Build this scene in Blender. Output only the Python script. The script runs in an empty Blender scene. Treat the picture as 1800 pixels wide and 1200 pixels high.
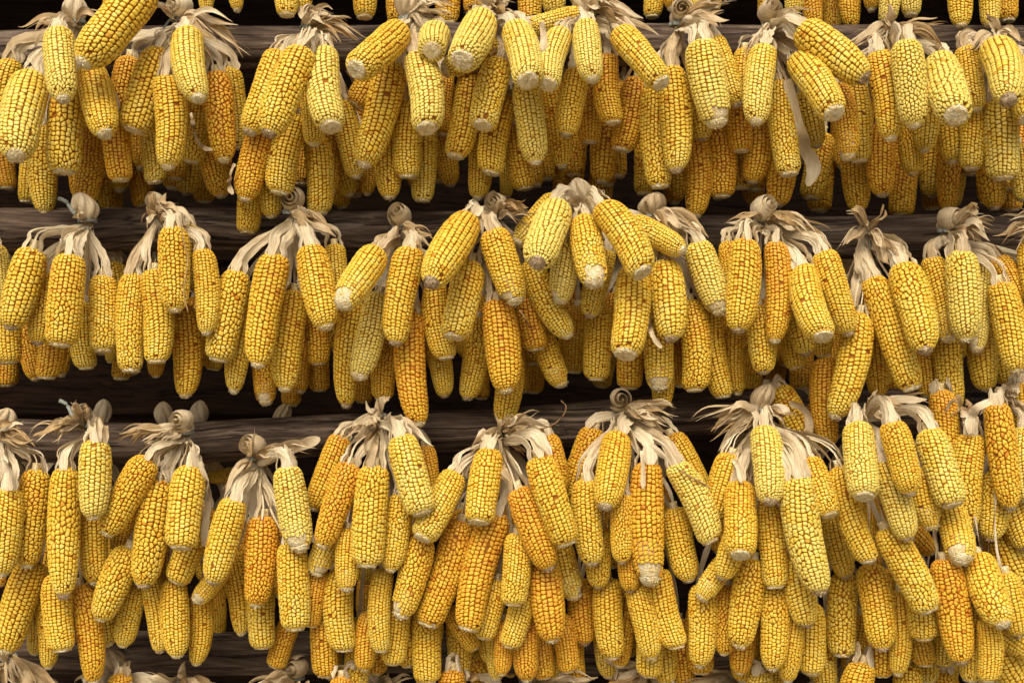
import bpy, math, random
import numpy as np
from mathutils import Vector, Matrix, Quaternion

random.seed(7)
rng = np.random.default_rng(7)
scene = bpy.context.scene
COL = scene.collection

# ------------------------------------------------------------------ camera
S = 0.0008            # metres per photograph pixel in the plane y = 0
D = 1.75              # camera distance to that plane
ZC = 1.60             # camera height
cam_data = bpy.data.cameras.new('camera')
cam = bpy.data.objects.new('camera', cam_data)
COL.objects.link(cam)
cam.location = (0, -D, ZC)
cam.rotation_euler = (math.radians(90), 0, 0)
cam_data.sensor_width = 36
cam_data.lens = 18.0 / (900 * S / D)
cam_data.clip_start = 0.05
cam_data.clip_end = 200
cam_data.dof.use_dof = True
cam_data.dof.focus_distance = D - 0.10
cam_data.dof.aperture_fstop = 5.6
scene.camera = cam

# ------------------------------------------------------------------ overcast daylight
SUN_EL, SUN_AZ = math.radians(50), math.radians(-10)      # azimuth measured from the camera's side of the wall
world = bpy.data.worlds.new('World')
scene.world = world
world.use_nodes = True
wn = world.node_tree.nodes
sky = wn.new('ShaderNodeTexSky')
sky.sky_type = 'NISHITA'
sky.sun_disc = False
sky.sun_elevation = SUN_EL
sky.sun_rotation = math.pi - SUN_AZ
sky.air_density = 1.0
sky.dust_density = 8.0
sky.ozone_density = 0.0
world.node_tree.links.new(sky.outputs[0], wn['Background'].inputs[0])
wn['Background'].inputs[1].default_value = 0.14

sun_data = bpy.data.lights.new('sun', 'SUN')
sun_data.energy = 1.5
sun_data.angle = math.radians(38)
sun_data.color = (1.0, 0.93, 0.80)
sun = bpy.data.objects.new('sun', sun_data)
COL.objects.link(sun)
sun.location = (0, -3, 5)
sdir = Vector((math.sin(SUN_AZ) * math.cos(SUN_EL), -math.cos(SUN_AZ) * math.cos(SUN_EL), math.sin(SUN_EL)))
sun.rotation_euler = sdir.to_track_quat('Z', 'Y').to_euler()

vs = scene.view_settings
vs.view_transform = 'Standard'
vs.look = 'None'
vs.exposure = 0.19
vs.gamma = 1.0
vs.use_curve_mapping = False
scene.cycles.max_bounces = 6
scene.cycles.use_denoising = True


def at(px, py, y):
    """A point of the photograph at depth y (metres behind the plane of the husk knots)."""
    k = S * (D + y) / D
    return Vector(((px - 900) * k, y, ZC + (600 - py) * k))

# Every corn bunch of the photograph: knot position, knot shape, loose husk tails, label and its cobs.
# Positions are measured on the 1800x1200 photograph and turned into metres by at(); a cob is
# x_base y_base x_tip y_tip width layer(0 = front) style: p pale, n yellow, o orange, i irregular kernels,
# c blunt cut tip, t tapered tip, d dark withered tip, w bare white patch at the tip, s short ear.
BUNCHES = [
 # ---- top pole
 (1, 138, 32, 'b', [(-95,15),(-60,35),(35,-12),(-70,45)], 'corn bunch on the top pole with pale cobs beside the steep diagonal ear', '''
104 57 112 178 56 0 pt
56 138 28 278 74 0.8 pt
20 108 0 240 52 2 n
160 122 185 238 60 0.8 nt
121 184 112 304 63 1 nic
75 225 80 376 50 2.6 nt
60 230 48 356 40 3 n
165 222 148 358 48 2 oi
203 205 213 318 50 1.8 o
12 210 14 332 42 4 o
225 255 252 364 44 4 o
192 262 196 368 46 4 o
'''),
 (1, 320, 28, 's', [(95,10),(70,50),(105,55),(-70,-35),(60,30),(50,60)], 'corn bunch with a thin curled husk strip dangling between cobs, under the top pole', '''
331 59 350 176 58 0 pt
277 104 235 231 65 0.9 nc
294 137 295 297 57 0.8 nt
228 103 212 235 52 2 o
380 130 395 285 53 1 oit
405 122 414 262 42 2 n
258 205 272 322 43 2 n
350 180 336 286 46 2 n
335 230 328 343 48 3 nd
366 230 391 347 50 2.5 od
360 270 358 355 42 4 o
313 215 308 315 44 3 o
'''),
 (1, 545, 42, 'l', [(45,-28),(75,-10),(90,12),(60,20),(20,-25)], 'corn bunch with an irregular orange ear and two withered tips, under a looped husk knot', '''
490 95 437 236 58 0.8 nd
532 90 472 238 66 0 nd
569 92 583 225 62 0 pc
545 150 552 257 46 1 nt
464 222 430 353 54 1 oit
440 300 435 410 45 2 nic
520 205 492 341 57 1 nc
475 290 477 383 46 2 nt
554 240 560 377 50 1.6 nc
598 180 627 313 48 2 nt
590 250 615 345 42 3 n
592 285 602 367 40 3 o
640 240 646 343 34 3 o
'''),
 (1, 718, 26, 'b', [(65,-22),(80,0),(50,-30),(40,20)], 'corn bunch with one round cob pointing straight out, on the top pole', '''
703 54 625 123 60 0 nic
768 56 760 90 55 0 pc
688 112 638 293 62 0.9 nt
734 101 750 228 62 0 pc
660 128 625 186 50 2 o
722 180 717 312 53 1.6 nc
682 214 685 350 50 1.7 nt
748 215 742 354 46 2 nc
783 130 778 238 40 3 o
772 220 793 328 40 3 od
'''),
 (1, 862, 18, 'f', [(35,-20),(45,15),(-35,-5),(20,-35)], 'corn bunch with a fat pale cob leaning out over a half-hidden short ear, top pole', '''
848 34 812 107 64 0 pc
830 105 775 127 50 1 nw
860 85 842 125 38 2 n
877 110 848 222 56 0.6 nic
905 50 927 143 60 0 pc
828 132 800 277 53 1.2 nc
890 172 863 306 54 1.2 nc
923 146 942 289 54 0.8 pt
845 235 840 350 45 2 nt
906 238 923 333 48 2 o
888 242 890 347 26 3 n
1006 30 932 50 40 1.2 nc
'''),
 (1, 1030, 18, 'b', [(70,10),(100,20),(110,38),(60,-30),(45,-20),(90,5)], 'corn bunch with a long spray of dry husk flying sideways from its knot, top pole', '''
987 60 963 150 52 0 pc
1030 42 1042 143 50 0 pt
1088 57 1164 148 52 0 nc
1017 123 995 240 50 0.9 nd
1067 98 1078 217 48 1 oc
1120 140 1092 265 53 1.8 oc
968 150 988 295 45 2 o
1040 170 1037 251 45 2 oic
1065 205 1057 322 52 3 o
995 245 988 358 46 4 o
1055 285 1055 357 46 4 o
'''),
 (1, 1190, 36, 's', [(60,-10),(95,-30),(110,-45),(50,10),(75,-5)], 'corn bunch holding one small ear with a bare withered end, top pole', '''
1232 75 1263 228 66 0 pw
1178 120 1189 303 58 0.9 nd
1150 152 1160 330 52 1.8 nic
1255 68 1297 187 46 1 nd
1222 150 1235 247 46 2 nd
1218 230 1222 383 50 2 ot
1262 218 1268 347 53 2 oic
1132 220 1130 326 42 4 o
1182 290 1186 358 46 4 o
'''),
 (1, 1352, 38, 's', [(50,-15),(80,-30),(-40,50),(-35,60),(60,5)], 'corn bunch with a broad papery husk strip hanging over its cobs, top pole', '''
1343 85 1330 218 54 0 pt
1408 52 1522 140 66 0 nd
1404 104 1467 201 60 0.2 nc
1370 145 1388 308 50 1 nc
1308 100 1304 180 40 2 n
1300 165 1303 267 48 2 oc
1335 210 1322 323 50 2 oid
1470 150 1490 285 46 1 oiw
1420 180 1436 260 44 2 nd
1380 250 1367 363 52 2 od
1445 240 1425 350 50 3 n
1450 270 1440 371 48 4 o
1325 290 1325 360 44 4 od
'''),
 (1, 1556, 52, 'f', [(-75,20),(75,0),(105,-20),(100,22),(20,40),(-50,30)], 'corn bunch with three fat cobs abreast and a flat crossed husk above, top pole', '''
1546 93 1566 247 54 0 nt
1592 75 1608 224 58 0 pit
1653 110 1681 204 66 0 pic
1500 140 1511 285 46 2 n
1630 172 1625 267 46 2 nt
1665 185 1675 287 49 2 nt
1550 220 1551 346 52 2.2 od
1500 250 1510 373 48 2.6 ot
1595 215 1605 307 43 2 nt
1645 240 1637 347 50 3 nd
1592 270 1583 380 48 3 o
1680 260 1670 368 47 3 n
1640 290 1640 368 44 4 o
'''),
 (1, 1738, 58, 'f', [(40,18),(-40,15),(55,5)], 'corn bunch on the top pole with a fat pale cob showing a hollow dark tip', '''
1697 84 1717 195 46 1 nt
1750 84 1773 179 64 0 pd
1758 179 1763 315 60 0.9 pc
1712 190 1708 298 47 2 nc
1800 110 1806 212 52 0.8 n
1792 270 1802 352 42 2 n
1745 265 1748 368 52 2.6 oid
1780 300 1778 370 42 4 o
'''),
 # ---- middle pole
 (2, -18, 402, 'b', [(20,30)], 'corn bunch half cut off at the edge of the view, on the middle pole', '''
-10 432 -3 532 42 1 p
15 560 17 638 48 2 nc
10 600 12 678 44 4 o
'''),
 (2, 158, 378, 'b', [(-20,-10)], 'corn bunch with a cord end poking past its small bulb knot, middle pole', '''
58 440 18 578 62 0.9 nd
123 450 107 608 62 0 nic
77 480 66 605 46 1 nd
180 487 182 618 51 1 nic
90 545 82 665 50 2 oc
40 560 63 668 40 3 o
143 532 153 648 45 2 nc
195 560 193 637 26 3 n
200 462 206 562 42 3 n
'''),
 (2, 282, 368, 'l', [(-30,22),(38,8),(25,-12),(45,20)], 'corn bunch with a white thread running down its front cob, middle pole', '''
305 402 308 548 56 0 nit
330 405 326 512 50 1 n
356 440 363 588 45 1 nt
234 484 230 653 50 1 nc
271 477 275 637 54 0.9 nc
322 540 326 698 53 1.6 ot
272 580 274 663 33 2.5 o
386 560 375 650 38 4 o
'''),
 (2, 516, 364, 's', [(50,28),(72,42),(30,45),(60,35)], 'corn bunch with a rolled husk bun and long white sleeves, middle pole', '''
417 479 384 634 58 1 nic
484 450 453 645 60 0 nt
440 510 411 690 45 1.5 nt
545 436 574 578 62 0 nt
518 514 500 687 55 1.2 nt
588 432 598 540 44 1.2 n
460 600 468 715 42 2 oiw
515 620 511 713 39 3 o
551 540 560 640 45 2.4 oi
560 600 562 687 40 3 o
540 560 529 690 37 3 o
'''),
 (2, 706, 392, 's', [(48,15),(60,30),(40,28),(-30,35)], 'corn bunch hanging from an onion-shaped husk bulb, middle pole', '''
662 444 598 541 58 0 nw
723 437 695 606 58 0 nd
666 517 628 671 52 1 pw
622 530 609 716 46 2 nd
722 553 737 748 56 1 ot
682 580 672 702 45 2 oi
645 630 637 708 37 3 o
765 500 785 630 50 1 nc
765 590 782 698 41 2 nd
'''),
 (2, 872, 372, 's', [(45,-22),(70,-10),(50,10),(25,-28)], 'corn bunch with two ears splayed like an open beak below its knot, middle pole', '''
823 388 756 500 66 0 nd
866 406 910 538 58 0 nw
827 463 797 594 60 0.6 nc
873 530 890 690 64 0.7 ot
900 620 884 744 50 2 nd
840 560 821 702 48 2 nd
850 600 846 701 37 3 o
906 580 916 690 42 3 o
925 510 943 615 51 1.8 oc
930 460 1000 593 52 1 nt
955 590 990 682 45 2 nw
945 600 936 690 40 4 o
'''),
 (2, 1022, 352, 'b', [(-30,10),(35,5)], 'corn bunch with ears spreading like a fan from a wide husk tuft, middle pole', '''
980 366 944 464 66 0 pd
946 385 905 432 48 1 nw
1026 387 1047 505 58 0 niw
1060 364 1130 481 62 0 nc
998 420 984 537 50 1 pw
1065 440 1037 558 48 1 nd
1055 540 1048 668 51 2 nc
1015 540 1008 655 43 3 o
1070 600 1056 680 37 4 n
'''),
 (2, 1142, 370, 'b', [(50,20),(80,30),(95,35),(60,8),(40,35)], 'corn bunch with one big withered brown tip facing out, middle pole', '''
1110 392 1202 442 46 0.6 nt
1113 478 1099 625 64 0.6 nc
1168 463 1180 599 62 0.6 nd
1224 428 1272 556 56 0.6 pw
1155 580 1159 690 54 1.5 nw
1165 640 1163 717 41 2 nt
1112 590 1106 683 50 2 oc
1213 530 1221 687 54 1.2 nic
1250 545 1272 698 48 1.6 nc
1190 580 1195 680 41 2.4 o
1293 570 1297 693 41 2.4 o
'''),
 (2, 1338, 378, 's', [(50,-2),(90,2),(105,25),(-60,5),(70,15),(80,35)], 'corn bunch with a spiral husk roll and a dark shrivelled tip in front, middle pole', '''
1310 424 1297 584 60 0 nd
1281 426 1288 530 42 1 n
1363 428 1362 602 48 0.6 ot
1413 474 1448 593 58 0 nc
1447 443 1493 589 50 0.6 nd
1335 560 1343 657 51 1 nid
1400 520 1417 624 51 1.3 nd
1385 580 1400 647 45 2 nc
1405 610 1408 686 45 3 o
1436 540 1445 628 45 1.7 nt
1328 620 1320 692 36 3 o
1365 630 1362 686 40 4 o
'''),
 (2, 1518, 398, 'f', [(-22,-40),(55,40),(45,55),(62,45),(-40,30)], 'corn bunch with a crumpled twisted husk knot and one long slanting ear, middle pole', '''
1533 490 1603 684 54 0.6 nc
1587 469 1627 620 64 0 nid
1510 553 1467 736 58 0.6 nt
1452 630 1458 783 49 1.5 ot
1535 570 1545 697 47 2 ot
1570 600 1578 697 45 3 o
1620 590 1632 697 41 2 o
'''),
 (2, 1660, 396, 's', [(70,-5),(90,-18),(60,15),(80,8),(70,25),(50,-30)], 'corn bunch with a very pale front ear below the biggest husk roll, middle pole', '''
1688 444 1697 600 60 0 pt
1638 454 1667 605 48 0.7 nw
1725 470 1716 623 42 1 pw
1758 500 1787 655 56 0.6 nt
1754 454 1804 556 45 1 o
1665 580 1675 725 51 1.5 nd
1725 590 1733 687 51 1.5 nd
1765 600 1770 678 45 2 nd
1800 480 1812 600 44 2 n
'''),
 (2, 1822, 392, 'f', [(-60,-10),(-70,15),(-55,30),(-40,45)], 'dry husk ends of a corn bunch poking in at the end of the middle pole', '''
1812 425 1828 540 50 0.8 n
1845 440 1850 580 50 1 n
'''),
 # ---- lower pole
 (3, 8, 752, 'b', [(45,30),(60,25),(30,-15)], 'corn bunch with a long white husk sleeve at the near end of the lower pole', '''
15 860 2 1012 56 0 nt
64 828 47 997 55 0.6 nit
60 990 10 1146 62 1 nt
100 1010 110 1143 53 1 nc
75 1045 85 1174 38 2 nt
62 1050 61 1150 34 2.4 n
-12 900 -5 1030 42 1 o
'''),
 (3, 158, 735, 'l', [(-75,5),(-90,18),(-60,30),(-55,-5),(-30,-45),(-80,25)], 'corn bunch bound with a loose bluish cord end sticking up, lower pole', '''
168 776 164 912 57 0 pt
115 825 112 1050 56 0.3 nid
165 890 166 1026 49 1 nt
140 1030 165 1200 48 1.6 ot
165 1028 190 1135 50 1.7 nt
'''),
 (3, 328, 748, 's', [(-70,22),(-125,18),(-95,30),(-110,8),(-60,40)], 'corn bunch with husk tails swept sideways and a hanging white streamer, lower pole', '''
260 807 187 940 56 0 nit
280 845 252 1032 62 0.5 nid
335 822 318 964 62 0 nc
226 965 176 1090 56 0.9 nit
350 930 310 1023 54 1 nc
240 1030 215 1136 45 1.6 nt
300 930 298 1018 38 2 o
262 1010 282 1146 43 1.6 nd
305 1020 312 1155 51 1.1 nt
352 1040 345 1168 42 1.6 nt
378 1030 383 1125 28 3 n
216 920 205 970 38 2 o
'''),
 (3, 452, 792, 's', [(50,-2),(75,-18),(95,-5),(-12,-42),(-75,75)], 'corn bunch with a pale bent husk stub pointing sideways, lower pole', '''
412 878 374 1026 56 0 nd
504 822 530 973 58 0 pw
463 910 450 1066 58 0.5 oit
512 955 520 1106 57 1 nic
460 1042 462 1138 50 1.6 nc
515 1080 484 1172 41 2 oc
562 1000 546 1100 41 2 o
405 970 425 1115 43 2 nt
386 1005 342 1060 38 1 nw
436 826 365 838 26 3 n
'''),
 (3, 670, 722, 'f', [(-75,45),(60,45),(80,40),(-20,15),(70,70)], 'corn bunch with wide folded husk leaves draped over the lower pole', '''
600 768 549 896 51 1 ot
615 816 566 962 52 0.5 oit
658 821 645 995 62 0 nic
705 768 743 903 60 0 pc
746 785 766 890 41 1.6 o
705 870 686 1004 49 1 nit
590 930 553 1013 47 1.5 nw
612 930 609 1042 45 1 nw
600 1000 605 1142 55 1.6 nc
575 1060 573 1188 51 2 oc
648 985 645 1025 30 2 n
642 1030 640 1090 32 3 o
650 1085 640 1178 44 2 ot
675 1000 670 1144 41 1.6 nc
'''),
 (3, 882, 748, 'f', [(62,-22),(85,-5),(60,10),(40,35),(-70,55),(25,-25)], 'large corn bunch with one curling husk tendril beside its knot, lower pole', '''
800 833 741 947 54 0 nic
861 793 842 919 58 0 nc
810 918 751 1098 59 0.5 oic
875 905 823 1106 60 0.5 oc
742 945 702 1090 55 1 niw
700 1060 690 1166 47 2 n
750 1070 752 1198 53 1.6 nc
790 1070 836 1140 36 2 oc
805 1120 865 1215 49 2.6 o
868 1040 850 1121 45 1.5 nc
885 1090 882 1186 36 2 ot
910 940 902 1063 51 1 nc
920 1050 895 1136 47 1.6 nc
905 1120 893 1187 32 3 o
946 804 997 957 58 0 nc
960 768 985 870 47 1 oi
912 860 966 1001 58 1 od
985 955 1012 1055 49 1.5 nw
958 1005 971 1128 60 1 ot
945 1090 956 1191 43 2 o
985 1090 1001 1179 43 1.6 oc
'''),
 (3, 1092, 710, 's', [(60,5),(90,15),(75,30),(100,-5),(50,22),(85,40)], 'corn bunch with a curly husk rosette and a white-tipped straight cob, lower pole', '''
1085 766 1063 894 58 0 nd
1045 755 1003 880 53 1.6 oi
1030 845 1042 993 56 0.5 nd
1138 816 1144 1033 62 0 ow
1187 816 1250 952 54 0 pc
1180 765 1236 870 49 1.6 n
1095 870 1093 990 42 1 nid
1185 895 1212 1022 53 1 nd
1055 960 1052 1034 45 1.5 nid
1102 960 1108 1040 39 1.5 od
1068 1020 1078 1158 55 1.6 nt
1118 1030 1145 1158 49 1.6 nt
1158 1005 1190 1137 53 1 nc
1020 1030 1028 1132 49 2 od
1110 1080 1103 1151 42 2.6 o
1160 1110 1172 1202 49 2 nd
1235 1030 1230 1172 53 1.6 nd
'''),
 (3, 1334, 708, 'b', [(-75,10),(-100,20),(-80,50),(-60,70),(50,30),(75,15),(-90,35)], 'largest corn bunch, pale long front ear under frayed brown husk, lower pole', '''
1343 755 1353 885 58 0 pd
1300 852 1302 977 58 0 nic
1285 800 1246 922 53 1 ni
1400 840 1443 1043 66 0 pd
1352 890 1363 1032 51 0.7 nc
1290 950 1268 1018 47 1 nd
1270 1000 1230 1056 42 1 nw
1325 985 1300 1138 58 1 nit
1280 1030 1272 1150 46 2 oit
1308 1110 1300 1184 45 2 ot
1362 1030 1357 1178 53 1.1 nd
1396 1060 1384 1198 44 1.6 nt
1400 980 1418 1101 55 1 nd
1425 808 1460 906 47 0.7 nic
1475 822 1528 986 51 0.7 nc
1465 920 1488 1015 47 1 nd
1485 1010 1480 1152 53 1 nic
1510 1090 1495 1178 43 2 oc
1430 1090 1428 1186 43 2 n
1395 738 1421 792 53 2 n
1430 740 1432 792 38 2.6 o
'''),
 (3, 1512, 712, 'f', [(70,-5),(100,-18),(125,-8),(60,12),(90,5),(-15,25)], 'corn bunch with a thick brown husk tail laid along the lower pole', '''
1507 748 1520 874 58 0 pc
1567 743 1600 870 54 0 nid
1632 758 1675 889 60 0 pc
1550 810 1596 949 55 0.7 pd
1615 820 1640 933 49 0.7 nw
1525 850 1531 950 34 1.6 o
1530 995 1551 1143 59 0.7 nid
1557 930 1633 1073 60 0.7 nic
1600 930 1640 973 42 1 od
1545 1100 1550 1187 51 1.5 oi
1580 1040 1578 1186 42 1.5 nt
1615 1030 1625 1123 55 1 nc
1568 1000 1565 1090 32 2 o
1640 1090 1637 1178 42 2.6 o
'''),
 (3, 1678, 712, 'f', [(25,25),(-20,10)], 'corn bunch with a single cob in a tight white sleeve, lower pole', '''
1658 725 1667 800 49 1.6 o
1708 765 1702 928 55 0.5 nid
1666 890 1692 991 57 0.7 nw
1660 985 1690 1166 61 0.7 oid
1720 980 1765 1101 62 0.7 nit
1735 1090 1735 1196 44 1.5 n
1715 1060 1705 1196 42 2 n
1745 890 1740 950 52 1 nd
'''),
 (3, 1752, 690, 'f', [(-25,20),(40,20),(50,35),(30,-10)], 'corn bunch with a bright orange gappy front ear, near the end of the lower pole', '''
1752 712 1776 896 52 0 oid
1800 696 1806 782 47 1 n
1802 752 1805 882 46 0.7 p
1760 950 1815 1062 60 1 n
1775 870 1802 966 51 1 nd
1770 1020 1790 1119 49 1.2 nd
1760 1110 1815 1150 47 2 n
1760 1150 1800 1222 60 2 n
'''),
 # ---- row above the view: only the lower ends of its cobs hang into the picture
 (0, 180, -300, 'b', [], 'steep diagonal cob and a dangling orange one from the pole above', '''
256 -22 143 114 76 0 nt
215 -90 192 34 42 2 o
'''),
 (0, 390, -300, 'b', [], 'two narrow cob ends above the second knot of the top pole, from the pole above', '''
358 -110 362 23 34 2 nt
420 -110 417 21 32 2 nt
'''),
 (0, 520, -300, 'b', [], 'two blunt cob ends just above the looped husk knot, from the pole above', '''
500 -110 504 28 44 1.2 nc
536 -120 531 19 42 1.4 nc
'''),
 (0, 670, -300, 'b', [], 'dark orange cob end beside a yellow one above the onion-like top knot', '''
640 -120 641 32 46 2 n
697 -110 695 44 46 3 o
'''),
 (0, 800, -300, 'b', [], 'shaded orange cob ends above the fat leaning pale cob, from the pole above', '''
792 -110 790 44 50 3 o
835 -120 832 25 42 3 oc
'''),
 (0, 950, -300, 'b', [], 'cob ends hanging behind the foreshortened ear at the top, from the pole above', '''
930 -110 931 41 46 3 o
976 -120 975 28 46 2 n
1020 -120 1022 12 42 3 o
'''),
 (0, 1160, -300, 'b', [], 'slim cob ends behind the long husk spray, from the pole above', '''
1145 -110 1146 31 40 3 n
1182 -120 1180 19 36 3 o
1218 -110 1218 23 30 2 nd
1258 -120 1258 16 28 2 n
'''),
 (0, 1370, -300, 'b', [], 'cob ends above the spiral husk roll of the top pole, from the pole above', '''
1347 -110 1348 34 41 3 o
1393 -110 1393 29 41 2 nd
1432 -100 1432 50 38 3 o
'''),
 (0, 1485, -300, 'b', [], 'shaded cob ends above the big slanting dark-tipped ear, from the pole above', '''
1464 -100 1465 56 36 4 o
1500 -100 1498 53 42 3 o
'''),
 (0, 1580, -300, 'b', [], 'bright yellow cob ends above the flat crossed husk, from the pole above', '''
1562 -110 1559 39 40 2 pc
1602 -110 1602 28 40 2 pc
1530 -110 1532 20 36 3 o
'''),
 (0, 1715, -300, 'b', [], 'cob ends dangling at the far top corner, from the pole above', '''
1692 -100 1690 48 47 1.4 n
1742 -100 1740 46 38 2 n
1775 -110 1772 38 40 3 o
'''),
 # ---- row below: the tops of its bunches reach into the picture
 (4, 22, 1118, 'f', [(-40,60),(70,70),(50,85),(95,80),(-20,80),(20,75)], 'spread white husk fan at the near bottom corner, bunch on the bottom pole', '''
-25 1215 -35 1370 56 0 n
40 1225 45 1380 56 0 n
100 1230 115 1380 54 1 n
'''),
 (4, 205, 1140, 'b', [(-70,30),(45,60),(-50,40),(60,70)], 'husk bulb with an orange cob top just below, bunch on the bottom pole', '''
214 1184 214 1340 46 0.6 o
160 1215 150 1370 52 1 n
260 1220 265 1370 52 1 n
'''),
 (4, 330, 1160, 'f', [(-80,-5),(-60,25),(-40,40),(45,35),(20,42),(70,20),(0,45)], 'brown and white husk fan under two cob tips, bunch on the bottom pole', '''
300 1235 285 1390 56 0 n
360 1235 370 1390 56 0 n
'''),
 (4, 522, 1152, 's', [(-70,20),(-85,35),(-60,45),(-30,42),(-95,30)], 'husk knob with tails swept sideways over bare pole, bunch on the bottom pole', '''
480 1235 465 1390 56 0 n
540 1235 550 1390 56 0 n
'''),
 (4, 676, 1160, 'f', [(-55,25),(-30,38),(0,42),(30,35),(-75,10),(45,-10),(-70,40)], 'wide straw-like husk fan below a pair of blunt cobs, bunch on the bottom pole', '''
600 1190 600 1340 44 0.6 o
690 1235 690 1390 56 0 n
'''),
 (4, 812, 1138, 'f', [(-15,45),(25,30),(-30,55)], 'orange cob tops under a thin husk blade, bunch on the bottom pole', '''
797 1178 795 1340 48 0.6 o
868 1215 880 1360 48 1 o
'''),
 (4, 928, 1158, 'b', [(60,15),(120,5),(80,25),(140,15)], 'husk knot with one broad leaf blade lying sideways, bunch on the bottom pole', '''
930 1235 930 1390 56 0 n
1000 1235 1010 1390 56 0 n
'''),
 (4, 1138, 1150, 'f', [(-70,20),(-45,40),(0,45),(-85,-10),(30,40),(-60,30)], 'curled grey-green husk leaves behind a hanging cob, bunch on the bottom pole', '''
1092 1194 1090 1350 50 0.6 o
1180 1225 1190 1380 54 0 n
'''),
 (4, 1288, 1152, 'f', [(-75,0),(-90,20),(-60,35),(20,45),(50,20),(-10,50)], 'brown husk spray with a pale cob top peeking out, bunch on the bottom pole', '''
1338 1184 1345 1330 50 0.6 p
1270 1235 1260 1390 56 0 n
'''),
 (4, 1462, 1148, 'f', [(-30,50),(10,52),(40,40),(-45,30)], 'husk fan between crowded cob tips near a yellow cob shoulder, bunch on the bottom pole', '''
1518 1166 1490 1310 57 0.6 n
1430 1235 1420 1390 56 0 n
'''),
 (4, 1610, 1120, 'f', [(5,55),(30,60),(15,70)], 'greyish husk blade and two yellow cob shoulders, bunch on the bottom pole', '''
1596 1166 1592 1320 53 0.8 n
1658 1182 1665 1330 49 0.8 n
'''),
]

# ------------------------------------------------------------------ materials
def material(name):
    m = bpy.data.materials.new(name)
    m.use_nodes = True
    nt = m.node_tree
    return m, nt, nt.nodes['Principled BSDF'], nt.nodes['Material Output']

def N(nt, kind, **kw):
    n = nt.nodes.new(kind)
    for k, v in kw.items():
        setattr(n, k, v)
    return n

def ramp(nt, fac, stops):
    r = N(nt, 'ShaderNodeValToRGB')
    el = r.color_ramp.elements
    while len(el) < len(stops):
        el.new(0.5)
    for e, (p, c) in zip(el, stops):
        e.position = p
        e.color = (*c, 1)
    nt.links.new(fac, r.inputs[0])
    return r.outputs[0]

def mix(nt, fac, a, b, mode='MIX'):
    n = N(nt, 'ShaderNodeMix', data_type='RGBA', blend_type=mode)
    for sock, v in ((n.inputs[0], fac), (n.inputs[6], a), (n.inputs[7], b)):
        if hasattr(v, 'node'):
            nt.links.new(v, sock)
        elif isinstance(v, tuple):
            sock.default_value = (*v, 1)
        else:
            sock.default_value = v
    return n.outputs[2]

def mathn(nt, op, a, b=None, c=None):
    n = N(nt, 'ShaderNodeMath', operation=op)
    for i, v in enumerate((a, b, c)):
        if v is None:
            continue
        if hasattr(v, 'node'):
            nt.links.new(v, n.inputs[i])
        else:
            n.inputs[i].default_value = v
    return n.outputs[0]

def noise(nt, scale, detail=3, vec=None, rough=0.55):
    n = N(nt, 'ShaderNodeTexNoise')
    n.inputs['Scale'].default_value = scale
    n.inputs['Detail'].default_value = detail
    n.inputs['Roughness'].default_value = rough
    if vec is not None:
        nt.links.new(vec, n.inputs['Vector'])
    return n

def stretched(nt, coord, scale):
    mp = N(nt, 'ShaderNodeMapping')
    mp.inputs['Scale'].default_value = scale
    nt.links.new(coord, mp.inputs['Vector'])
    return mp.outputs[0]

def bump(nt, bsdf, height, strength, dist):
    b = N(nt, 'ShaderNodeBump')
    b.inputs['Strength'].default_value = strength
    b.inputs['Distance'].default_value = dist
    nt.links.new(height, b.inputs['Height'])
    nt.links.new(b.outputs[0], bsdf.inputs['Normal'])

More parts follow.
